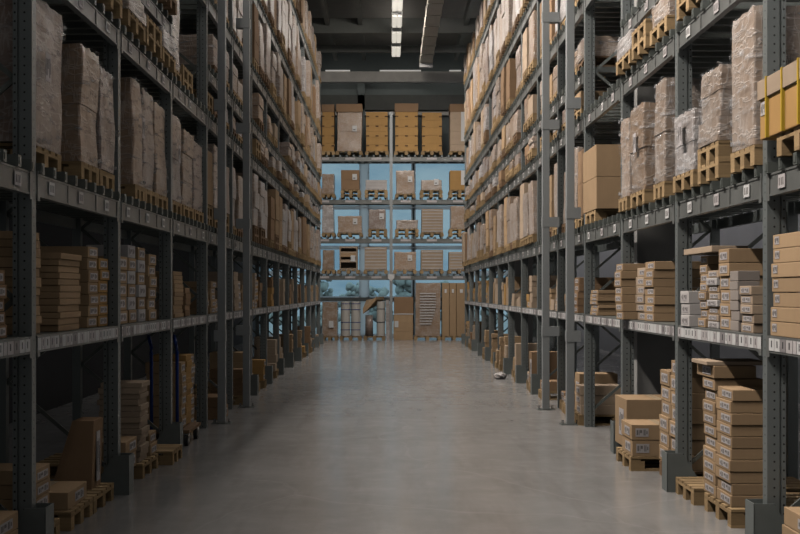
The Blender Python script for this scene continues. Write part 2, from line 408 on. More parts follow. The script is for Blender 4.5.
# ------------------------------------------------------------------ pallets
def pallet_parts(w):  # w along y (aisle face), 1.1 deep along x; origin at inner corner of aisle face, x>0 goes into the rack
    parts = []
    dp = 1.05
    for q in range(3):
        c = .05 + q * (w - .1) / 2
        parts.append(('bottom_board', (0, dp, c - .05, c + .05, 0, .022)))
        for u in range(3):
            xx = u * (dp - .14) / 2
            parts.append(('block', (xx, xx + .14, c - .05, c + .05, .022, .1)))
    for u in range(3):
        xx = u * (dp - .1) / 2
        parts.append(('cross_board', (xx, xx + .1, 0, w, .1, .122)))
    for q in range(5):
        c = .05 + q * (w - .1) / 4
        parts.append(('deck_board', (0, dp, c - .055, c + .055, .122, .144)))
    return parts
PM = {}
def pallet_meshes(w, s, mt):
    key = (round(w, 2), s, mt)
    if key not in PM:
        pp = pallet_parts(w); one = MB(); lst = []
        for n, (x0, x1, y0, y1, z0, z1) in pp:
            one.box(s * x0, s * x1, y0, y1, z0, z1)
            lst.append((n, MB().box(s * x0, s * x1, y0, y1, z0, z1).mesh(n, [mt])))
        PM[key] = (one.mesh('wooden_pallet', [mt]), lst)
    return PM[key]
palq = []; cartonq = []
def add_pallet(s, x, y, z, w, label, group, mt='wood', rz=0):
    w = min(w, .8)
    palq.append((s, x, y, z, w, label, group, mt))

# ------------------------------------------------------------------ loads
def ring(w, d, r, n, side):
    pts = []
    for cx, cy, a0 in ((w - r, r, -90), (w - r, d - r, 0), (r, d - r, 90), (r, r, 180)):
        for i in range(n + 1):
            a = math.radians(a0 + 90 * i / n); pts.append((cx + r * math.cos(a), cy + r * math.sin(a)))
    out = []
    L = len(pts)
    for i in range(L):
        a, b = pts[i], pts[(i + 1) % L]; out.append(a)
        if math.dist(a, b) > .25 * min(w, d):
            for q in range(1, side): out.append((a[0] + (b[0] - a[0]) * q / side, a[1] + (b[1] - a[1]) * q / side))
    return out
def load_mesh(s, w, d, h, style, rnd, fine, matname, grow=0.):
    """w deep (x), d along the aisle (y), h high; corner at origin, x>0 away from the aisle times s"""
    soft = style == 'wrapped'
    rr = (.018 if soft else .006); n = 2 if (fine and soft) else 1; side = (8 if fine else 4) if soft else 1
    base = ring(w, d, rr, n, side)
    tiers = rnd.choice((1, 1, 2, 2, 3)) if soft else max(1, round(h / rnd.uniform(.2, .42)))
    zs = []
    cuts = [h * (i + (rnd.uniform(-.08, .08) if soft and 0 < i < tiers else 0)) / tiers for i in range(tiers + 1)]
    ins = [rnd.uniform(0, .022) if soft else rnd.uniform(0, .008) for _ in range(tiers)]
    for i in range(tiers):
        a, b = cuts[i], cuts[i + 1]; m = ((10 if fine else 4) if soft else 1)
        m = max(1, round(m * (b - a) / h * 1.6)) if soft else 1
        for q in range(m + 1):
            zs.append((a + .003 + (b - a - .006) * q / m, ins[i]))
        if i < tiers - 1: zs.append((b, max(ins[i], ins[i + 1]) + (.003 if soft else .009)))
    amp = (.004 if soft else 0) + grow * .45
    vs = []; fs = []; L = len(base)
    ph = [rnd.uniform(0, 6.28) for _ in range(6)]
    lean = (rnd.uniform(-.02, .02), rnd.uniform(-.02, .02)) if soft else (rnd.uniform(-.006, .006), 0)
    cx, cy = w / 2, d / 2
    for zi, (z, inn) in enumerate(zs):
        top = soft and zi == len(zs) - 1
        for (x, y) in base:
            k = 1 - inn / (min(w, d) / 2) + grow / (min(w, d) / 2)
            if top: k -= .012
            nn = amp * (math.sin(7 * z + 5 * x + ph[0]) + math.sin(11 * y + 9 * z + ph[1]) + rnd.uniform(-.7, .7)) * .6
            q = k + nn / (min(w, d) / 2)
            zz = z + (rnd.uniform(-.012, .012) if top else 0) + (grow if top else 0)
            vs.append((s * (cx + (x - cx) * q + lean[0] * z), cy + (y - cy) * q + lean[1] * z, zz))
    for zi in range(len(zs) - 1):
        for i in range(L):
            a = zi * L + i; b = zi * L + (i + 1) % L
            fs.append((a, b, b + L, a + L) if s > 0 else (b, a, a + L, b + L))
    c0 = len(vs); o = (len(zs) - 1) * L
    vs.append((s * cx, cy, h + (rnd.uniform(-.01, .02) if soft else 0)))
    fs += [(o + i, o + (i + 1) % L, c0) if s > 0 else (o + (i + 1) % L, o + i, c0) for i in range(L)]
    fs.append(tuple(reversed(range(L))) if s > 0 else tuple(range(L)))
    return MB().poly(vs, fs).mesh('load', [matname], smooth=soft and fine and grow > 0)
LMAT = {'film_brown': 'brown film-wrapped', 'film_pale': 'pale film-wrapped', 'film_grey': 'greyish film-wrapped', 'film_white': 'white film-wrapped',
        'card': 'brown cardboard', 'card_dark': 'dark cardboard', 'card_pale': 'light cardboard', 'card_amber': 'amber cardboard', 'card_white': 'white cardboard', 'card_grey': 'grey cardboard'}
LABELM = {}
def label_mesh(s, w, h, face):
    key = (s, round(w, 2), round(h, 2), face)
    if key not in LABELM:
        mb = MB(); e = .003
        def q(u0, u1, z0, z1, d0, d1, mi):
            if face == 'x': mb.box(-s * d0, -s * d1, u0, u1, z0, z1, mi)
            else: mb.box(s * u0, s * u1, -d1, -d0, z0, z1, mi)
        q(0, w, 0, h, 0, e, 0)
        for a, b_, c, d_ in ((.08, .2, .2, .8), (.26, .3, .2, .8), (.34, .5, .45, .8), (.62, .7, .15, .85), (.74, .78, .15, .85), (.84, .92, .3, .7)):
            q(w * a, w * b_, h * c, h * d_, e, e + .001, 1)
        LABELM[key] = mb.mesh('paper_label', ['label_grey', 'faded_ink'])
    return LABELM[key]
def add_load(s, x, y, z, w, d, h, style, mt, label, group, near=False, film=False, lab=False):
    rnd = random.Random(int(abs(x * 97 + y * 1013 + z * 7919)))
    o = link('wrapped_load' if style == 'wrapped' else 'carton_load', load_mesh(s, w, d, h, style, rnd, near, mt), loc=(x, y, z), label=label, cat='load', group=group)
    if film and style == 'wrapped':
        rnd = random.Random(int(abs(x * 97 + y * 1013 + z * 7919)))
        link('stretch_film', load_mesh(s, w, d, h, style, rnd, near, 'loose_film', .012), o)
    if lab:
        link('paper_label', label_mesh(s, .14, .2, 'x'), o, (-s * .022, d * .35, h * .45))
    return o
def hphrase(h): return 'tall' if h > .95 else ('mid-height' if h > .55 else 'low')
TH = {0: 'front', 1: 'middle', 2: 'rear'}

def visible(x, y, z0, z1):
    a = px(x, y, z0); b = px(x, y, z1)
    return a[1] > 2 and (0 <= a[0] <= 800 or 0 <= px(x, y + 1, z0)[0] <= 800)
def slot_load(s, li, bay, q, y0, d, h, style, mt, npal=1, xin=-.04, pw=None, near=None, lab=False, depth=1.05, wood_='wood'):
    """one pallet + load on shelf li of bay, q-th of its slots"""
    X = s * (XF[s] + xin); z = TOPS[li] + SUP
    lo, hi = POSTY[s][bay] + .09, POSTY[s][bay + 1] - .09
    d = min(d, hi - lo); y0 = min(max(y0, lo), hi - d)
    if li == 2 and bay != 3: h = min(h, .215 - PAL * (npal - 1)) if h > 0 else 0
    if li == 2 and npal == 2 and h: npal = 1; h += PAL
    if li == 1: h = min(h, 3.90 - (z + npal * PAL))
    pos = '%s of %s bay, %s %s' % (TH.get(q, 'end'), ORD[bay], SIDE[s], LEV[li + 1])
    ycam = y0
    for p in range(npal):
        n = '' if npal == 1 else (' lower' if p == 0 else ' upper')
        pw_ = pw or min(.8, d + .02)
        add_pallet(s, X, min(max(y0 + (d - pw_) / 2, lo - .01), hi + .01 - pw_), z + p * PAL, pw_, 'wooden%s pallet under the %s load, %s' % (n, hphrase(h), pos), 'pallets on the racks', wood_)
    if h > 0:
        near = (y0 < 22) if near is None else near
        add_load(s, X - s * .01, y0, z + npal * PAL + .002, depth, d, h, style, mt, '%s %s load, %s' % (hphrase(h), LMAT[mt], pos), 'pallet loads on the racks', near, y0 < 18, lab)
def Yat(s, x, X=None):
    return F * ((X or XF[s] - .05)) / abs(x - VX)

# --- hand-placed near loads, second shelf etc. (bay 0 is cut by the picture edge; bay 1 is the first full one)
done = set()
# right, level index 1 (second shelf)
def rb(i): return POSTY[1][i]
def lb(i): return POSTY[-1][i]
X1 = XR - .05
for bay, q, xa, xb, h, mt, npal, lab in (
    (1, 0, 754, 730, .98, 'film_pale', 1, False), (1, 1, 718, 697, .60, 'film_pale', 2, False), (1, 2, 690, 670, .52, 'film_white', 1, True),
    (2, 0, 664, 653, .96, 'film_pale', 1, False), (2, 1, 644, 630, .88, 'film_brown', 1, True), (2, 2, 626, 617.5, .85, 'film_pale', 1, False)):
    ya, yb = Yat(1, xa), Yat(1, xb)
    slot_load(1, 1, bay, q, ya, yb - ya - .03, h, 'wrapped', mt, npal, lab=lab, depth=.9 if q else .62, xin=-.05)
slot_load(1, 1, 3, 0, 15.35, 1.05, .80, 'carton', 'card', 1, xin=-.03, depth=1.05, lab=False)
done |= {(1, 1, 1), (1, 1, 2), (1, 1, 3)}
# right level 2 (third shelf)
slot_load(1, 2, 2, 0, 11.4, .72, .30, 'wrapped', 'film_pale', 2, xin=-.05)
slot_load(1, 2, 2, 1, 12.2, .68, 0, 'wrapped', 'film_pale', 2, xin=-.08)
slot_load(1, 2, 2, 2, 13.1, .8, .28, 'wrapped', 'film_white', 1, xin=-.08)
slot_load(1, 2, 1, 2, 10.2, .8, 0, 'wrapped', 'film_white', 2, xin=-.05)
done |= {(1, 2, 2), (1, 2, 3), (1, 2, 1), (1, 2, 0)}
# right bay 4, third shelf: flat timber stack up to the fifth shelf level
slot_load(1, 2, 4, 0, 17.0, .8, .30, 'carton', 'card', 1, xin=.03); slot_load(1, 2, 4, 2, 18.2, .75, .28, 'wrapped', 'film_grey', 1, xin=.03)
done.add((1, 2, 4))
# left second shelf
XN = XL - .05
for bay, q, xa, xb, h, mt, npal in (
    (0, 2, 18, 50, 1.04, 'film_grey', 1), (1, 0, 53, 83, .0, 'film_grey', 0), (1, 0, 62, 83, .0, 'x', 0)):
    pass
for bay, q, ya, d, h, mt, npal, st in (
    (1, 0, 8.5, .92, 1.06, 'film_grey', 1, 'wrapped'), (1, 1, 9.78, .58, .93, 'film_brown', 1, 'wrapped'), (1, 2, 10.42, .52, .88, 'film_grey', 1, 'wrapped'),
    (2, 0, 11.85, .45, 1.03, 'film_brown', 1, 'wrapped'), (2, 1, 12.33, .60, 1.0, 'film_grey', 1, 'wrapped'), (2, 2, 12.96, .62, .96, 'film_brown', 1, 'wrapped'),
    (3, 0, 13.84, .64, .98, 'film_grey', 1, 'wrapped'), (3, 1, 14.62, .74, .90, 'film_brown', 1, 'wrapped'), (3, 2, 15.45, .72, .86, 'film_grey', 1, 'wrapped')):
    if npal == 2: h -= PAL
    slot_load(-1, 1, bay, q, ya, d, h, st, mt, npal, xin=.07 if ya < 9 else .02, lab=(q == 0))
done |= {(-1, 1, 0), (-1, 1, 1), (-1, 1, 2), (-1, 1, 3)}
# left third shelf
slot_load(-1, 2, 2, 0, 11.1, .8, .30, 'wrapped', 'film_pale', 1, xin=-.06)
slot_load(-1, 2, 2, 1, 12.0, .8, 0, 'wrapped', 'film_pale', 2, xin=-.06)
slot_load(-1, 2, 2, 2, 12.85, .75, .28, 'wrapped', 'film_white', 1, xin=-.06)
slot_load(-1, 2, 1, 2, 10.1, .8, .0, 'carton', 'card_dark', 2, xin=-.06)
done |= {(-1, 2, 2), (-1, 2, 1), (-1, 2, 0)}
# yellow-strapped crate, right, second shelf, bay 0
zc = TOPS[1] + SUP + PAL
o = link('strapped_crate', MB().box(0, 1.0, 0, 1.15, 0, .36).mesh('strapped_crate', ['card_amber'], .008), loc=(2.53, 7.3, zc + .002), label='amber carton tied with yellow straps on a pallet', cat='crate')
link('lid', MB().box(-.015, 1.015, -.015, 1.165, .27, .40).mesh('lid', ['card_pale'], .004), o)
for yy in (.3, .62, .95): link('strap', MB().box(-.022, 1.02, yy, yy + .022, -.002, .406).mesh('strap', ['yellow']), o)
link('paper_label', label_mesh(1, .12, .09, 'x'), o, (-.002, 1.0, .16))
add_pallet(1, 2.55, 7.35, TOPS[1] + SUP, .8, 'wooden pallet under the amber carton tied with yellow straps', 'pallets on the racks')
done.add((1, 1, 0))

# --- random loads for all other visible shelves
HMAX = {1: 1.08, 2: .27, 3: .50, 4: .98, 5: 1.40, 6: .95}
POOL = ['film_pale', 'film_pale', 'film_brown', 'film_brown', 'film_grey', 'film_white', 'film_pale', 'card_pale', 'card_dark', 'card']
for s in (1, -1):
    for li in range(1, 7):
        for bay in range(NB):
            if (s, li, bay) in done or (li == 3 and bay == 3): continue
            y0 = POSTY[s][bay]
            if li == 6 and bay < 9: continue
            for q in range(3):
                d = R.uniform(.64, .76); yy = y0 + .085 + q * .835 + R.uniform(0, .03)
                z = TOPS[li] + SUP
                if not visible(s * XF[s], yy + d, z, z + .4): continue
                hid = R.random() < (.10 if li not in (2, 3) else .2)
                if hid: continue
                hm = HMAX[li]
                if li == 2 and bay == 3: hm = 1.0
                h = hm * (R.uniform(.72, 1.0) if li in (1, 4) else R.uniform(.5, 1.))
                if li == 5: h = hm * R.uniform(.6, 1.)
                mt = R.choice(POOL)
                st = 'wrapped' if mt.startswith('film') else 'carton'
                if li == 2 and R.random() < .25: h = 0
                np_ = 1
                if R.random() < .25 and li not in (2, 3): np_ = 2; h -= PAL
                if h == 0: np_ = 2
                slot_load(s, li, bay, q, yy, d, h, st, mt, np_, xin=R.uniform(-.1, -.02) if bay not in (3, 4, 5) else .03, near=yy < 20, wood_=R.choice(('wood', 'wood', 'wood_dark')))

# ------------------------------------------------------------------ loose cartons
def stack(s, li, bay, no, xa, ya, d, w, hs, mt='card', lab='x', base=0., jit=.012, desc=None):
    """column of cartons; xa = |x| of aisle face; hs = list of heights bottom to top"""
    z = (TOPS[li - 1] if li > 0 else 0) + base + .002
    rnd = random.Random(int(ya * 1000 + li * 77 + s * 5))
    n = len(hs)
    for i, h in enumerate(hs):
        m_ = mt if isinstance(mt, str) else mt[i % len(mt)]
        jx, jy = rnd.uniform(-jit, jit), rnd.uniform(-jit, jit)
        where = 'aisle floor' if li == 0 else 'first shelf'
        lb_ = '%s %s box, %s up of %s stack, %s bay, %s %s' % ('flat' if h < .12 else 'deep', {'card': 'brown', 'card_dark': 'dark brown', 'card_pale': 'tan', 'card_amber': 'amber', 'card_white': 'white', 'card_grey': 'grey'}[m_], ORD[min(i, 19)], ORD[no], ORD[bay], SIDE[s], where.split()[-1])
        cartonq.append((s, s * (xa + jx), ya + jy, z, w, d, h - .003, m_, lab, lb_, 'cartons on the %s %s' % (SIDE[s], where)))
        z += h
def rep(h, n, j=.0): return [h + R.uniform(-j, j) for _ in range(n)]
# RIGHT floor
add_pallet(1, 2.60, 9.42, 0, .8, 'wooden pallet under the tallest floor stack of flat boxes', 'pallets on the floor')
stack(1, 0, 1, 0, 2.62, 9.5, .42, .40, rep(.0905, 10, .003), 'card', 'x', PAL)
stack(1, 0, 1, 1, 2.62, 9.94, .38, .40, [.0955] * 10, 'card', 'x', PAL)
cartonq.append((1, 2.60, 9.92, PAL + .962, .34, .55, .1, 'card', 'x', 'flat brown box jutting from the top of the tallest floor stack', 'cartons on the bright-side aisle floor'))
cartonq.append((1, 2.55, 9.95, PAL + 1.065, .5, .5, .03, 'card_pale', '', 'thin tan board lying atop the tallest floor stack', 'cartons on the bright-side aisle floor'))
add_pallet(1, 2.56, 10.42, 0, .66, 'bare wooden pallet beside the tallest floor stack', 'pallets on the floor')
add_pallet(1, 2.66, 11.4, 0, .8, 'wooden pallet under the twin stacks by the first guard', 'pallets on the floor', 'wood_dark')
stack(1, 0, 2, 0, 2.68, 11.42, .40, .5, rep(.144, 7, .003), 'card', 'x', PAL)
stack(1, 0, 2, 1, 2.68, 11.85, .40, .5, rep(.148, 6, .003), 'card', 'x', PAL)
add_pallet(1, 2.42, 12.42, 0, .8, 'low wooden pallet under the pair of wide boxes', 'pallets on the floor')
stack(1, 0, 2, 2, 2.43, 12.43, .55, .62, [.165, .155], 'card', 'yx', PAL)
stack(1, 0, 2, 3, 2.50, 13.06, .66, .72, [.52], 'card', 'x', PAL)
# right bay 0 floor corner
stack(1, 0, 0, 0, 2.64, 7.55, .75, .5, [.12, .12, .12], 'card', 'x', .0)
# RIGHT first shelf, bay 0
stack(1, 1, 0, 0, 2.62, 7.35, 1.13, .6, rep(.099, 7, .002), 'card', 'f')
# bay 1
stack(1, 1, 1, 0, 2.62, 8.95, .3, .34, rep(.065, 5, .006), 'card_pale', 'x')
stack(1, 1, 1, 1, 2.64, 9.38, .22, .17, rep(.074, 6, .008), 'card_grey', '')
stack(1, 1, 1, 2, 2.66, 9.68, .30, .50, [.105, .105, .11, .105, .105, .112], 'card', 'x')
stack(1, 1, 1, 3, 2.66, 10.02, .33, .22, rep(.06, 8, .005), ['card_white', 'card_pale', 'card'], 'x')
stack(1, 1, 1, 4, 2.66, 10.38, .24, .34, rep(.075, 8, .003), 'card', 'x')
cartonq.append((1, 2.60, 9.99, 1.5 + .625, .3, .95, .05, 'card_pale', '', 'thin tan board on top of the labelled boxes, first bright-side shelf', 'cartons on the bright-side first shelf'))
stack(1, 1, 1, 5, 2.58, 10.66, .30, .17, [.1, .1, .11], 'card_white', 'x')
# bay 2
stack(1, 1, 2, 0, 2.66, 12.45, .45, .5, rep(.087, 7, .003), 'card', 'x')
stack(1, 1, 2, 1, 2.66, 12.92, .42, .35, rep(.09, 6, .008), 'card_pale', 'x')
stack(1, 1, 2, 2, 2.51, 13.38, .38, .32, rep(.087, 7, .006), 'card', 'x')
# bay 3
stack(1, 1, 3, 0, 2.62, 15.6, .55, .6, rep(.046, 7, .003), 'card', 'x')
# LEFT first shelf
stack(-1, 1, 0, 0, 2.50, 7.6, .45, .5, rep(.09, 5, .01), 'card_dark', 'x')
stack(-1, 1, 1, 0, 2.52, 8.6, .30, .3, rep(.062, 11, .012), 'card', '')
stack(-1, 1, 1, 1, 2.48, 9.28, .62, .45, rep(.05, 12, .003), 'card', '')
stack(-1, 1, 1, 2, 2.50, 10.25, .34, .4, rep(.098, 7, .006), 'card', 'x')
stack(-1, 1, 1, 3, 2.50, 10.62, .34, .4, rep(.1, 6, .01), 'card_amber', 'x')
stack(-1, 1, 2, 0, 2.50, 11.35, .4, .5, rep(.125, 5, .003), 'card', 'yx')
stack(-1, 1, 2, 1, 2.50, 11.85, .34, .4, rep(.125, 6, .003), ['card', 'card_white'], 'x')
stack(-1, 1, 2, 2, 2.50, 12.3, .34, .4, rep(.125, 6, .003), ['card_white', 'card'], 'x')
stack(-1, 1, 2, 3, 2.50, 12.8, .4, .4, rep(.115, 6, .003), 'card', 'x')
# LEFT floor
stack(-1, 0, 0, 0, 2.46, 7.55, .62, .45, rep(.12, 3, .003), 'card', 'x')
add_pallet(-1, -2.42, 8.56, 0, .5, 'wooden pallet under the short stack beside the first dim-side guard', 'pallets on the floor')
stack(-1, 0, 1, 0, 2.45, 8.56, .38, .5, rep(.105, 4, .003), 'card', 'x', PAL)
add_pallet(-1, -2.40, 9.3, 0, .68, 'wooden pallet under the wide low box, dim-side floor', 'pallets on the floor')
stack(-1, 0, 1, 1, 2.45, 9.37, .58, .5, [.135], 'card', 'x', PAL)
add_pallet(-1, -2.40, 10.02, 0, .72, 'pale wooden pallet under the tall leaning carton', 'pallets on the floor')
o = link('tall_carton', MB().poly([(-2.50, 10.35, PAL), (-2.50, 10.68, PAL), (-2.84, 10.68, PAL), (-2.84, 10.35, PAL), (-2.48, 10.35, .72), (-2.48, 10.68, .72), (-2.66, 10.68, .72), (-2.66, 10.35, .72)],
    [(0, 1, 2, 3), (7, 6, 5, 4), (4, 5, 1, 0), (5, 6, 2, 1), (6, 7, 3, 2), (7, 4, 0, 3)]).mesh('tall_carton', ['card_dark']), label='tall tapering brown carton leaning on the dim-side floor', cat='carton')
link('paper_label', label_mesh(-1, .12, .42, 'x'), o, (-2.482, 10.45, .2))
stack(-1, 0, 2, 0, 2.42, 11.3, .5, .5, [.15, .13], 'card', 'x', PAL)
add_pallet(-1, -2.38, 11.9, 0, .8, 'wooden pallet under the ragged column of slim boxes', 'pallets on the floor')
stack(-1, 0, 2, 1, 2.42, 11.95, .40, .4, rep(.056, 14, .006), 'card_pale', '', PAL, .022)
stack(-1, 0, 2, 2, 2.42, 12.45, .35, .4, [.12, .11], 'card', 'x', PAL)
add_pallet(-1, -2.26, 12.85, 0, .6, 'bare wooden pallet before the second dim-side guard', 'pallets on the floor')
# trolley contents, left bay 3
stack(-1, 0, 3, 0, 2.44, 14.50, .30, .42, rep(.13, 6, .003), 'card', 'x', .20)
stack(-1, 0, 3, 1, 2.44, 14.82, .38, .42, rep(.07, 12, .003), 'card_amber', '', .20)
stack(-1, 0, 3, 2, 2.5, 15.35, .45, .45, rep(.13, 7, .003), 'card', 'x', .1)
add_pallet(-1, -2.5, 15.3, 0, .6, 'wooden pallet behind the blue-handled trolley', 'pallets on the floor')
stack(-1, 0, 4, 0, 2.36, 17.4, .6, .5, [.17, .15], 'card_dark', 'x', .0)
# --- random ones further away
for s in (1, -1):
    for li in (0, 1):
        for bay in range(4 if li or s > 0 else 4, NB):
            if li == 1 and s > 0 and bay == 3: continue
            y = POSTY[s][bay] + .16; no = 1 if (s < 0 and li == 0 and bay == 4) else 0
            if no: y += 1.0
            yend = POSTY[s][bay + 1] - .14
            while y < yend - .3 and no < 6:
                d = R.uniform(.26, .55)
                if y + d > yend: break
                if R.random() < (.16 if li else .42): y += d + .05; continue
                h = R.choice((.07, .09, .1, .13, .16)); H_ = R.uniform(.2, .72) if li else R.choice((.12, .2, .3, .45, .65))
                n = max(1, int(H_ / h)); xa = XF[s] + R.uniform(.04, .1) if li else XF[s] + R.uniform(-.08, .05)
                if li == 0 and R.random() < .08: n, h = 1, R.uniform(.45, .75)
                mt = R.choice(('card', 'card', 'card_amber', 'card_pale', 'card_dark', 'card_pale'))
                base = 0
                if li == 0:
                    base = PAL; add_pallet(s, s * (xa - .02), y - .02, 0, d + .04, 'small wooden pallet under %s stack, %s bay, %s floor' % (ORD[no], ORD[bay], SIDE[s]), 'pallets on the floor')
                stack(s, li, bay, no, xa, y, d, R.uniform(.35, .6), rep(h, n, .003), mt, 'x', base)
                y += d + R.uniform(.03, .12); no += 1
# left bay 1.. first shelf bay 3
stack(-1, 1, 3, 0, 2.50, 13.85, .3, .35, rep(.09, 5, .004), 'card_pale', 'x')
stack(-1, 1, 3, 1, 2.48, 14.2, .6, .5, rep(.05, 11, .004), 'card', '')
stack(-1, 1, 3, 2, 2.50, 15.1, .35, .35, rep(.07, 5, .004), 'card_dark', '')

# turn the queues into objects, the ones that show largest first
def psize(s, x, y, z, w, d, h):
    a = px(x, y, z); b_ = px(x, y + d, z); return abs((abs(a[0] - b_[0]) + F * w / y * .5) * F * h / y)
def inview(x, y, z, h):
    u, v = px(x, y, z); return -25 < u < 825 and -10 < px(x, y, z)[1] and px(x, y, z + h)[1] < 540
cartonq = [c for c in cartonq if inview(c[1], c[2] + c[5], c[3], c[6])]
cartonq.sort(key=lambda c: -psize(c[0], c[1], c[2], c[3], c[4], c[5], c[6]))
CM = {}
for i, (s, x, y, z, w, d, h, m_, lab, lb_, grp) in enumerate(cartonq[:310]):
    key = (s, round(w, 2), round(d, 2), round(h, 3), m_)
    if key not in CM:
        CM[key] = MB().box(0, s * w, 0, d, 0, h).mesh('carton', [m_], min(.005, h * .12) if y < 20 else 0)
    o = link('carton', CM[key], loc=(x, y, z), label=lb_, cat='carton', group=grp)
    if lab and y < 24:
        if 'x' in lab:
            lw = min(d * .7, .26); link('paper_label', label_mesh(s, lw, h * .55, 'x'), o, (-s * .0005, d * .5 - lw / 2 + (-.05 if s > 0 else .05) * (d > .4), h * .22))
        if lab == 'f': link('paper_label', label_mesh(s, .09, h * .55, 'x'), o, (-.0005, d - .14, h * .3))
        if 'y' in lab: link('paper_label', label_mesh(s, .13, h * .55, 'y'), o, (s * .04, -.0005, h * .22))
    if h > .1 and y < 14:
        link('packing_tape', MB().box(s * w * .44, s * w * .56, d * .02, d * .98, h, h + .001).mesh('packing_tape', ['tile_tape']), o)
rest = MB()
names = ['card', 'card_dark', 'card_pale', 'card_amber', 'card_white', 'card_grey']
for (s, x, y, z, w, d, h, m_, lab, lb_, grp) in cartonq[310:]:
    rest.box(x, x + s * w, y, y + d, z, z + h, names.index(m_))
if rest.v: link('small_cartons', rest.mesh('small_cartons', names), label='small stacked cartons far down both racks, floor and first shelves', cat='cartons', kind='stuff')
palq = [p for p in palq if inview(p[1], p[2] + p[4], p[3], PAL)]
palq.sort(key=lambda p: p[2])
def put_pallet(p, i):
    s, x, y, z, w, lb_, grp, mt = p
    one, lst = pallet_meshes(w, s, mt)
    if y < 14.5:
        o = link('wooden_pallet', None, loc=(x, y, z), label=lb_, cat='pallet', group=grp)
        for n, me in lst: link(n, me, o)
    else:
        link('wooden_pallet', one, loc=(x, y, z), label=lb_, cat='pallet', group=grp)
BACKP = 30
for i, p in enumerate(palq[:270]): put_pallet(p, i)
rest = MB()
for s, x, y, z, w, lb_, grp, mt in palq[270:]:
    for n, (x0, x1, y0, y1, z0, z1) in pallet_parts(w): rest.box(x + s * x0, x + s * x1, y + y0, y + y1, z + z0, z + z1)
if rest.v: link('far_pallets', rest.mesh('far_pallets', ['wood']), label='wooden pallets under the loads at the far rack ends', cat='pallets', kind='stuff')

# ------------------------------------------------------------------ trolley on the dim side
o = link('trolley', None, loc=(-2.36, 14.3, 0), label='flat trolley with blue tube handles carrying boxes, dim-side floor', cat='trolley')
link('platform', MB().box(.02, -.55, .1, 1.0, .15, .19).mesh('platform', ['wood_dark'], .004), o)
for dx in (-.12, -.42):
    link('handle', MB().tube([(dx, .11, .19), (dx, .09, 1.1), (dx - .02, .12, 1.22), (dx - .06, .24, 1.28), (dx - .08, .40, 1.25), (dx - .08, .52, 1.12)], .02, 10).mesh('handle', ['blue_paint'], smooth=True), o)
for yy in (.18, .86):
    for xx in (-.02, -.48):
        wv = []
        c = link('caster', MB().box(xx - .03, xx + .03, yy - .05, yy + .05, .11, .15).box(xx - .032, xx - .026, yy - .03, yy + .03, .05, .12).mesh('caster', ['chrome']), o)
        link('wheel', MB().tube([(xx - .022, yy, .075), (xx + .022, yy, .075)], .075, 20).mesh('wheel', ['rubber'], smooth=False), c)
        link('hub', MB().tube([(xx - .026, yy, .075), (xx + .026, yy, .075)], .03, 12).mesh('hub', ['chrome']), c)
# white bag of film by a guard on the right
bm = bmesh.new(); bmesh.ops.create_icosphere(bm, subdivisions=3, radius=.12)
for v in bm.verts: v.co = Vector((v.co.x * 1.1, v.co.y, v.co.z * .6)) * (1 + .22 * math.sin(49 * v.co.x + 37 * v.co.z) * math.cos(57 * v.co.y + 20 * v.co.z)); v.co.z += .06; v.co.z = max(v.co.z, 0)
me = bpy.data.meshes.new('film_bundle'); bm.to_mesh(me); bm.free(); me.materials.append(M['film_white'])
link('film_bundle', me, loc=(2.28, 25.6, 0), label='crumpled bundle of white film on the floor by a bright-side guard', cat='packaging')

# ------------------------------------------------------------------ back rack
YB = 46.35; K = YB / F
def bx(x): return (x - VX) * K
def bz(y): return H + (VY - y) * K
BT = [2.41, 3.80, 5.26, 6.86]
rack = link('storage_rack', None, loc=(0, YB, 0), label='grey steel rack across the aisle end before the windows', cat='rack')
for x in (-3.02, .04, 3.10):
    link('upright', MB().box(x - .055, x + .055, -.05, .05, 0, 8.6 if x != .04 else 8.55).mesh('upright', ['column_paint']), rack)
    link('rear_upright', MB().box(x - .045, x + .045, 1.0, 1.09, 0, 8.4).mesh('rear_upright', ['steel']), rack)
for t_ in BT:
    for x0, x1 in ((-2.965, -.015), (.095, 3.045)):
        b_ = link('beam', MB().box(x0, x1, 0, .05, -.16, 0).mesh('beam', ['steel_beam']), rack, (0, 0, t_))
        for q in range(3):
            c = x0 + (q + .5) * .983; link('shelf_label', MB().box(c - .19, c + .19, -.006, 0, -.1, -.02).mesh('shelf_label', ['label_grey']), b_)
        link('rear_beam', MB().box(x0, x1, 1.0, 1.05, -.14, 0).mesh('rear_beam', ['steel']), rack, (0, 0, t_))
        sp_ = MB()
        for q in range(12):
            c = x0 + .1 + q * (x1 - x0 - .2) / 11; sp_.box(c - .035, c + .035, -.03, 1.06, .002, SUP - .004)
        link('pallet_support', sp_.mesh('pallet_support', ['steel']), rack, (0, 0, t_))
link('header_plate', MB().poly([(-.08, -.07, .1), (.16, -.07, .1), (.16, -.07, -.04), (.04, -.07, -.16), (-.08, -.07, -.04), (-.08, -.055, .1), (.16, -.055, .1), (.16, -.055, -.04), (.04, -.055, -.16), (-.08, -.055, -.04)],
     [(0, 1, 2, 3, 4), (9, 8, 7, 6, 5), (0, 5, 6, 1), (1, 6, 7, 2), (2, 7, 8, 3), (3, 8, 9, 4), (4, 9, 5, 0)]).mesh('header_plate', ['white']), rack, (0, 0, 2.36))
link('low_rail', MB().box(-3.0, 3.1, 1.1, 1.16, 1.46, 1.58).mesh('low_rail', ['steel']), rack)
link('alarm_button', MB().box(-.1, .1, -.05, 0, -.07, .07).mesh('alarm_button', ['white'], .01), loc=(bx(356.5) * 1.06, 49.37, 1.52), label='small white box with red button on the window rail', cat='button')
link('button', MB().box(-.04, .06, -.075, -.05, -.045, .045).mesh('button', ['red'], .008), bpy.data.objects['alarm_button'])

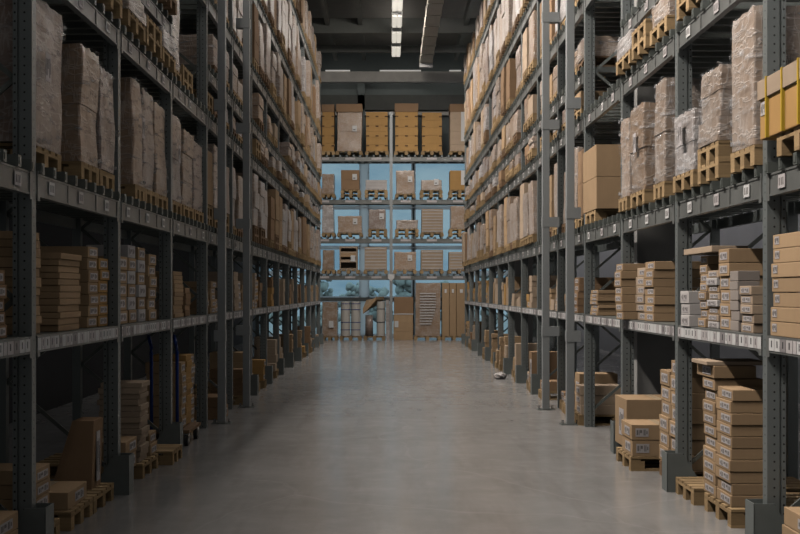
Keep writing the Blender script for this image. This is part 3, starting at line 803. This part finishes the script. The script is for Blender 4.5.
SH = ['lowest', 'second', 'third', 'topmost']
def wb_pallet(x, y, z, w, lab, n=1):
    global BACKP
    pp = MB(); h = 0
    for q in range(n):
        z0 = q * PAL
        for c in (.05, w / 2, w - .05):
            pp.box(c - .05, c + .05, 0, 1.0, z0, z0 + .022); 
            for yy in (0, .43, .86): pp.box(c - .065, c + .065, yy, yy + .14, z0 + .022, z0 + .1)
        for yy in (0, .45, .9): pp.box(0, w, yy, yy + .1, z0 + .1, z0 + .122)
        for c in range(5): cc = .05 + c * (w - .1) / 4; pp.box(cc - .05, cc + .05, 0, 1, z0 + .122, z0 + PAL)
    link('wooden_pallet', pp.mesh('wooden_pallet', ['wood']), loc=(x, y, z), label=lab, cat='pallet')
def back_load(li, x0, x1, ytop, mt, np_=1, kind='carton', tiers=None, extra=None, desc='', dark=None):
    z = BT[li] + SUP; X0, X1 = bx(x0), bx(x1); w = X1 - X0; d = .9
    name = desc
    for q in range(np_):
        wb_pallet(X0 - .02 if w > .7 else X0, YB - .03, z + q * PAL, max(w + .03, .42), 'wooden %spallet under the %s' % ('' if np_ == 1 else ('lower ' if q == 0 else 'upper '), name), 1)
    zb = z + np_ * PAL + .002; h = bz(ytop) - zb
    rnd = random.Random(int(x0 * 31 + li))
    st = 'wrapped' if mt.startswith('film') else 'carton'
    # load_mesh has depth on x: here the deep side is y, so swap
    me = load_mesh(1, w, d, h, st, rnd, True, mt)
    o = link('wrapped_load' if st == 'wrapped' else 'carton_load', me, loc=(X0, YB - .02, zb), label=name, cat='load')
    if extra == 'slots':      # dark hand holes on carton corners
        n = 3 if w > .8 else 2; rows = max(2, int(h / .3)); hole_me = MB().box(-.055, .055, -.008, -.002, -.025, .02).mesh('hand_hole', ['hole_dark'])
        for r_ in range(rows):
            for c in range(n):
                cx = w * (.08 + .84 * c / (n - 1)) if n > 1 else w / 2
                link('hand_hole', hole_me, o, (cx, 0, h * (r_ + .55) / rows))
    if extra == 'dark_top' or dark:
        link('shaded_top', MB().box(-.01, w + .01, -.01, d, h, h + dark).mesh('shaded_top', ['card_dark'], .006), o)  # shading at the load's top, put in as a dark brown block
    if extra == 'label':
        link('paper_label', MB().box(w * .62, w * .62 + .17, -.02, -.012, h * .5, h * .5 + .22).box(w * .66, w * .66 + .08, -.022, -.02, h * .5 + .05, h * .5 + .08, 1).mesh('paper_label', ['white', 'ink']), o)
    if extra == 'stripes':
        ss = MB(); n = int(h / .11)
        for q in range(n): ss.box(w * .04, w * .96, -.010, -.003, (q + .35) * h / n, (q + .6) * h / n)
        link('slat_pack', ss.mesh('slat_pack', ['card_white']), o)
    if extra == 'panel': link('white_panel', MB().box(w * .55, w, -.012, -.002, h * .25, h).mesh('white_panel', ['white']), o)
    return o
back_load(3, 322, 334, 112, 'card_amber', extra='slots', dark=.28, desc='amber carton load at the dim end of the topmost back shelf')
back_load(3, 336.5, 362, 112, 'film_brown', extra='label', dark=.30, desc='broad film-wrapped brown load with labels, topmost back shelf')
back_load(3, 366, 388, 112, 'card_amber', extra='slots', desc='amber carton load beside the middle post, without a shaded top')
back_load(3, 395, 418, 112, 'card_amber', extra='slots', dark=.32, desc='amber carton load topped by a dark carton, beyond middle post')
back_load(3, 422, 442, 112.5, 'card_amber', extra='slots', desc='narrow amber load with paired notches, topmost back shelf')
back_load(3, 450, 470, 112, 'card_pale', extra='panel', dark=.3, desc='tan load with white panel, topmost back shelf')
back_load(2, 322, 334, 174, 'film_brown', desc='slim wrapped load at the dim end of the third back shelf')
back_load(2, 341, 359.5, 170, 'card_dark', np_=2, extra='label', desc='brown carton tied with pale tape, third back shelf')
back_load(2, 365.5, 387, 180, 'card_white', np_=2, extra='stripes', desc='low pale stack of slim packs, third back shelf')
back_load(2, 396, 415, 170.5, 'film_brown', extra='label', desc='wrapped brown cube just beyond the middle post, third back shelf')
back_load(2, 421, 442, 180, 'film_pale', np_=2, extra='label', desc='low wrapped load on doubled pallets, third back shelf')
back_load(2, 450, 470, 170.5, 'card_amber', np_=2, extra='panel', desc='amber and white load at the bright end, third back shelf')
back_load(1, 322, 334, 205, 'film_white', np_=1, desc='white wrapped load at the dim end of the second back shelf')
back_load(1, 338, 362, 216, 'film_brown', extra='label', desc='wide wrapped brown carton pair, second back shelf')
back_load(1, 368.5, 386, 209.5, 'film_grey', np_=2, extra='label', desc='shiny film-wrapped bundle on doubled pallets, second back shelf')
back_load(1, 396, 418, 220, 'film_pale', np_=2, desc='low lumpy white-wrapped load, second back shelf')
back_load(1, 421.5, 443, 209, 'card_pale', extra='stripes', desc='tan striped stack of slim packs, second back shelf')
back_load(1, 450, 470, 206, 'film_brown', np_=2, desc='wrapped brown load at the bright end, second back shelf')
back_load(0, 322, 334, 250, 'film_brown', desc='wrapped rack of drawers at the dim end, lowest back shelf')
back_load(0, 364.5, 387, 247, 'card_pale', extra='stripes', desc='tan stack of bundled slats by the middle post, lowest back shelf')
back_load(0, 394, 416, 252, 'film_brown', extra='label', desc='wrapped tan load just beyond the middle post, lowest back shelf')
back_load(0, 421, 443, 250, 'card_pale', extra='stripes', desc='tall tan striped stack, lowest back shelf')
back_load(0, 449, 470, 252, 'card_pale', extra='stripes', desc='tan load at the bright end, lowest back shelf')
# open brown shelf unit on a pallet
z = BT[0] + SUP
wb_pallet(bx(337.5), YB - .03, z, bx(359) - bx(337.5), 'wooden pallet under the open brown shelf unit')
z += PAL + .002; h = bz(246.5) - z; w = bx(357.5) - bx(339.5)
o = link('shelf_unit', MB().box(0, .05, 0, .6, 0, h).box(w - .05, w, 0, .6, 0, h).box(.05, w - .05, .56, .6, 0, h).mesh('shelf_unit', ['card_pale']), loc=(bx(339.5), YB, z), label='open brown shelf unit with three compartments on a pallet', cat='shelf unit')
for q in range(4):
    zz = [0, .28, .62, h - .06][q]; link('shelf', MB().box(.05, w - .05, 0, .56, zz, zz + (.1 if q in (1,) else .06)).mesh('shelf', ['card_pale']), o)
link('shelf', MB().box(.05, w - .05, 0, .03, h * .55, h * .55 + .15).mesh('shelf', ['card']), o)
link('paper_label', MB().box(w * .62, w * .88, -.02, -.012, h * .35, h * .62).mesh('paper_label', ['white']), o)

# ground row in front of the windows
def ground_load(x0, x1, yt, mt, desc, extra=None, np_=True, y=YB - .1, z=0):
    X0, X1 = bx(x0), bx(x1); w = X1 - X0
    if np_: wb_pallet(X0, y, 0, w, 'wooden pallet under the ' + desc)
    zb = z or (PAL + .002 if np_ else 0); h = bz(yt) - zb
    st = 'wrapped' if mt.startswith('film') else 'carton'
    o = link('wrapped_load' if st == 'wrapped' else 'carton_load', load_mesh(1, w, .85, h, st, random.Random(int(x0)), True, mt), loc=(X0, y, zb), label=desc, cat='load')
    return o, w, h
o, w, h = ground_load(322, 337.5, 302, 'film_brown', 'brown film-wrapped load on the floor at the dim rack end')
link('paper_label', MB().box(w * .45, w * .75, -.03, -.012, h * .25, h * .45).mesh('paper_label', ['white']), o)
# white rolls standing on a pallet, strapped
wb_pallet(bx(340), YB - .1, 0, bx(361) - bx(340), 'wooden pallet under the pair of white standing rolls')
for i, (xc, rr) in enumerate(((345.3, .18), (355.6, .18))):
    r_ = link('roll', MB().tube([(0, 0, 0), (0, 0, 1.30)], rr, 20).mesh('roll', ['rollwhite'], smooth=False), loc=(bx(xc), YB + .25, PAL + .002), label='white standing roll with blue straps, %s' % ('closer to the wrapped brown load' if i == 0 else 'beside the draped cardboard'), cat='roll')
    for zz in (.22, .5, .98, 1.2): link('strap', MB().tube([(0, 0, zz), (.0, 0, zz + .025)], rr + .006, 20).mesh('strap', ['strap_blue']), r_)
wb_pallet(bx(364), YB - .1, 0, bx(385) - bx(364), 'wooden pallet under the roll with draped cardboard')
r_ = link('roll', MB().tube([(0, 0, 0), (0, 0, 1.30)], .16, 20).mesh('roll', ['rollwhite']), loc=(bx(380.8), YB + .25, PAL + .25), label='white standing roll with dark straps leaning by draped cardboard', cat='roll')
r_.location.z = PAL + .002
for zz in (.5, 1.0): link('strap', MB().tube([(0, 0, zz), (0, 0, zz + .03)], .166, 20).mesh('strap', ['ink']), r_)
r_ = link('roll', MB().tube([(0, 0, 0), (0, 0, .78)], .15, 20).mesh('roll', ['film_grey'], smooth=True), loc=(bx(369), YB + .3, PAL + .002), label='grey wrapped roll under the draped cardboard sheet', cat='roll')
link('cardboard_sheet', MB().poly([(bx(363), YB - .1, 1.18), (bx(370), YB - .1, 1.42), (bx(376), YB - .05, 1.62), (bx(384), YB + .6, 1.62), (bx(366), YB + .6, 1.5),
    (bx(363), YB - .1, .98), (bx(370), YB - .1, 1.24), (bx(376), YB - .05, 1.51), (bx(384), YB + .6, 1.51), (bx(366), YB + .6, 1.44)],
    [(0, 1, 2, 3, 4), (9, 8, 7, 6, 5), (0, 5, 6, 1), (1, 6, 7, 2), (2, 7, 8, 3), (3, 8, 9, 4), (4, 9, 5, 0)]).mesh('cardboard_sheet', ['card']), label='brown cardboard sheet draped over the standing rolls', cat='cardboard')
sw = MB().poly([(0, 0, 0), (.16, .0, .0), (.2, .1, .7), (.1, .05, 1.5), (-.02, 0, 1.5), (-.02, .03, .7), (0, .1, 0), (.16, .1, 0), (.2, .2, .7), (.1, .15, 1.5), (-.02, .1, 1.5), (-.02, .13, .7)],
    [(0, 1, 2, 5), (5, 2, 3, 4), (6, 11, 8, 7), (11, 10, 9, 8), (0, 6, 7, 1), (1, 7, 8, 2), (2, 8, 9, 3), (3, 9, 10, 4), (4, 10, 11, 5), (5, 11, 6, 0)])
link('film_sheet', sw.mesh('film_sheet', ['film_white']), loc=(bx(386.3), YB + .1, 0), label='loose white film hanging beside the middle back post', cat='packaging')
# two big cartons
o, w, h = ground_load(393.5, 413, 314.5, 'card', 'large lower carton with white label right by the middle back post'.replace('right ', ''), np_=False)
link('paper_label', MB().box(w * .05, w * .25, -.012, -.004, h * .5, h * .75).mesh('paper_label', ['white']), o)
zt = bz(314.5) + .004
o2 = link('carton', MB().box(0, w * .98, 0, .8, 0, bz(297) - zt).mesh('carton', ['card_dark'], .01), loc=(bx(394), YB - .1, zt), label='dark carton resting on the large lower carton by the post', cat='carton')
link('rim_tape', MB().box(-.004, w * .99, -.006, .8, -.001, .03).mesh('rim_tape', ['white']), o2)
o, w, h = ground_load(414.5, 440.5, 283, 'film_brown', 'tall film-wrapped stack of slats on the floor')
ss = MB()
for q in range(12): ss.box(w * .2, w * (.82 - .03 * max(0, 6 - q)), -.022, -.012, h * (.22 + q * .052), h * (.22 + q * .052) + .045)
link('slat_pack', ss.mesh('slat_pack', ['card_white']), o)
for i, (x0, x1) in enumerate(((442, 449), (449.4, 456), (456.4, 466))):
    X0 = bx(x0); w = bx(x1) - X0
    o = link('tall_carton', MB().box(0, w, 0, .8, 0, bz(283) - PAL).mesh('tall_carton', ['card'], .008), loc=(X0, YB - .1, PAL), label='tall slim brown carton with small label, %s' % ('beside the wrapped slats', 'between two alike', 'touching the bright rack end')[i], cat='carton')
    link('paper_label', MB().box(w * .35, w * .65, -.01, -.003, 1.62, 1.76).mesh('paper_label', ['white']), o)
wb_pallet(bx(442), YB - .1, 0, bx(466) - bx(442), 'wooden pallet under the three tall slim cartons')

# ------------------------------------------------------------------ light
def area(x, y, z, sx, sy, e, tilt, col=(1, .90, .78), spread=180):
    l = bpy.data.lights.new('lamp_and_fill_light', 'AREA'); l.shape = 'RECTANGLE'; l.size = sx; l.size_y = sy; l.energy = e; l.color = col; l.spread = math.radians(spread)
    o = bpy.data.objects.new('lamp_and_fill_light', l); COL.objects.link(o); o.location = (x, y, z); o.rotation_euler = (0, math.radians(-tilt), 0)
    return o
WN = (1, .93, .86)
for i in range(18):
    y = -1.5 + 2.6 * i
    area(.22, y, 10.36, .3, 1.7, 5 + 24 * min(1, max(0, (y - 12) / 16)), 0, WN)  # weak fill added along the aisle lamp line to lift the dim side
    k_ = min(1, max(0, (y - 11) / 23))              # near part is an added, unseen row over the dim side, lighting the bright rack
    area(-3.0 + 3.2 * min(1, max(0, (y - 27) / 10)), y, 10.36, .3, 1.7, 185 - 128 * k_, 62 - 34 * k_, WN, 116 + 6 * k_)
for i in range(8):                                   # added unseen lights on the right wall, lifting the darks behind the bright-side rack
    area(5.0, 4 + 5.5 * i, 10.2, .3, 1.7, 620, 55, (1, .97, .98), 100)
for x in (-1.9, .4, 2.5):                            # strip lights on the cross girder, towards the window wall
    q = area(x, 48.05, 10.5, 1.2, .15, 3, 0, (1, .95, .88)); q.rotation_euler = (math.radians(35), 0, 0)
for y, e_, r_ in ((31., 75, 66), (36.5, 34, 60), (42.9, 5, 48)):                              # added lights without fixtures, aimed to brighten the back rack
    q = area(.22, y, 10.3, 1.2, .3, e_, 0, WN, 100); q.rotation_euler = (math.radians(r_), 0, 0)
for y in (10, 22, 34, 44):                           # added up-lights that brighten the roof
    q = area(.22, y, 10.7, .4, 6, 13, 0, WN); q.rotation_euler = (math.radians(180), 0, 0)
W = bpy.data.worlds.new('World'); scn.world = W; W.use_nodes = True; t = W.node_tree
bg = t.nodes['Background']; tc = N(t, 'ShaderNodeTexCoord'); 
cl = noise(t, tc.outputs['Generated'], 9, 5, .6, stretch=(1, 1, 3))
t.links.new(ramp(t, cl, [(.38, (.17, .26, .32)), (.62, (.30, .375, .40))]), bg.inputs[0]); bg.inputs[1].default_value = 1.15

# ------------------------------------------------------------------ camera
cam = bpy.data.cameras.new('Camera'); co = bpy.data.objects.new('Camera', cam); COL.objects.link(co)
cam.sensor_width = 36; cam.lens = F / 800 * 36; cam.shift_x = (400 - VX) / 800; cam.shift_y = (VY - 267) / 800
cam.clip_end = 400
co.location = (0, 0, H); co.rotation_euler = (math.radians(90), 0, 0); scn.camera = co
scn.cycles.diffuse_bounces = 0
scn.cycles.use_fast_gi = True; scn.cycles.fast_gi_method = 'ADD'; W.light_settings.ao_factor = .07; W.light_settings.distance = 3.
scn.view_settings.view_transform = 'Standard'; scn.view_settings.look = 'None'; scn.view_settings.exposure = 0; scn.view_settings.gamma = 1
scn.view_settings.use_curve_mapping = False
print('cartons', len(cartonq), 'pallets', len(palq), 'objects', len(bpy.data.objects))
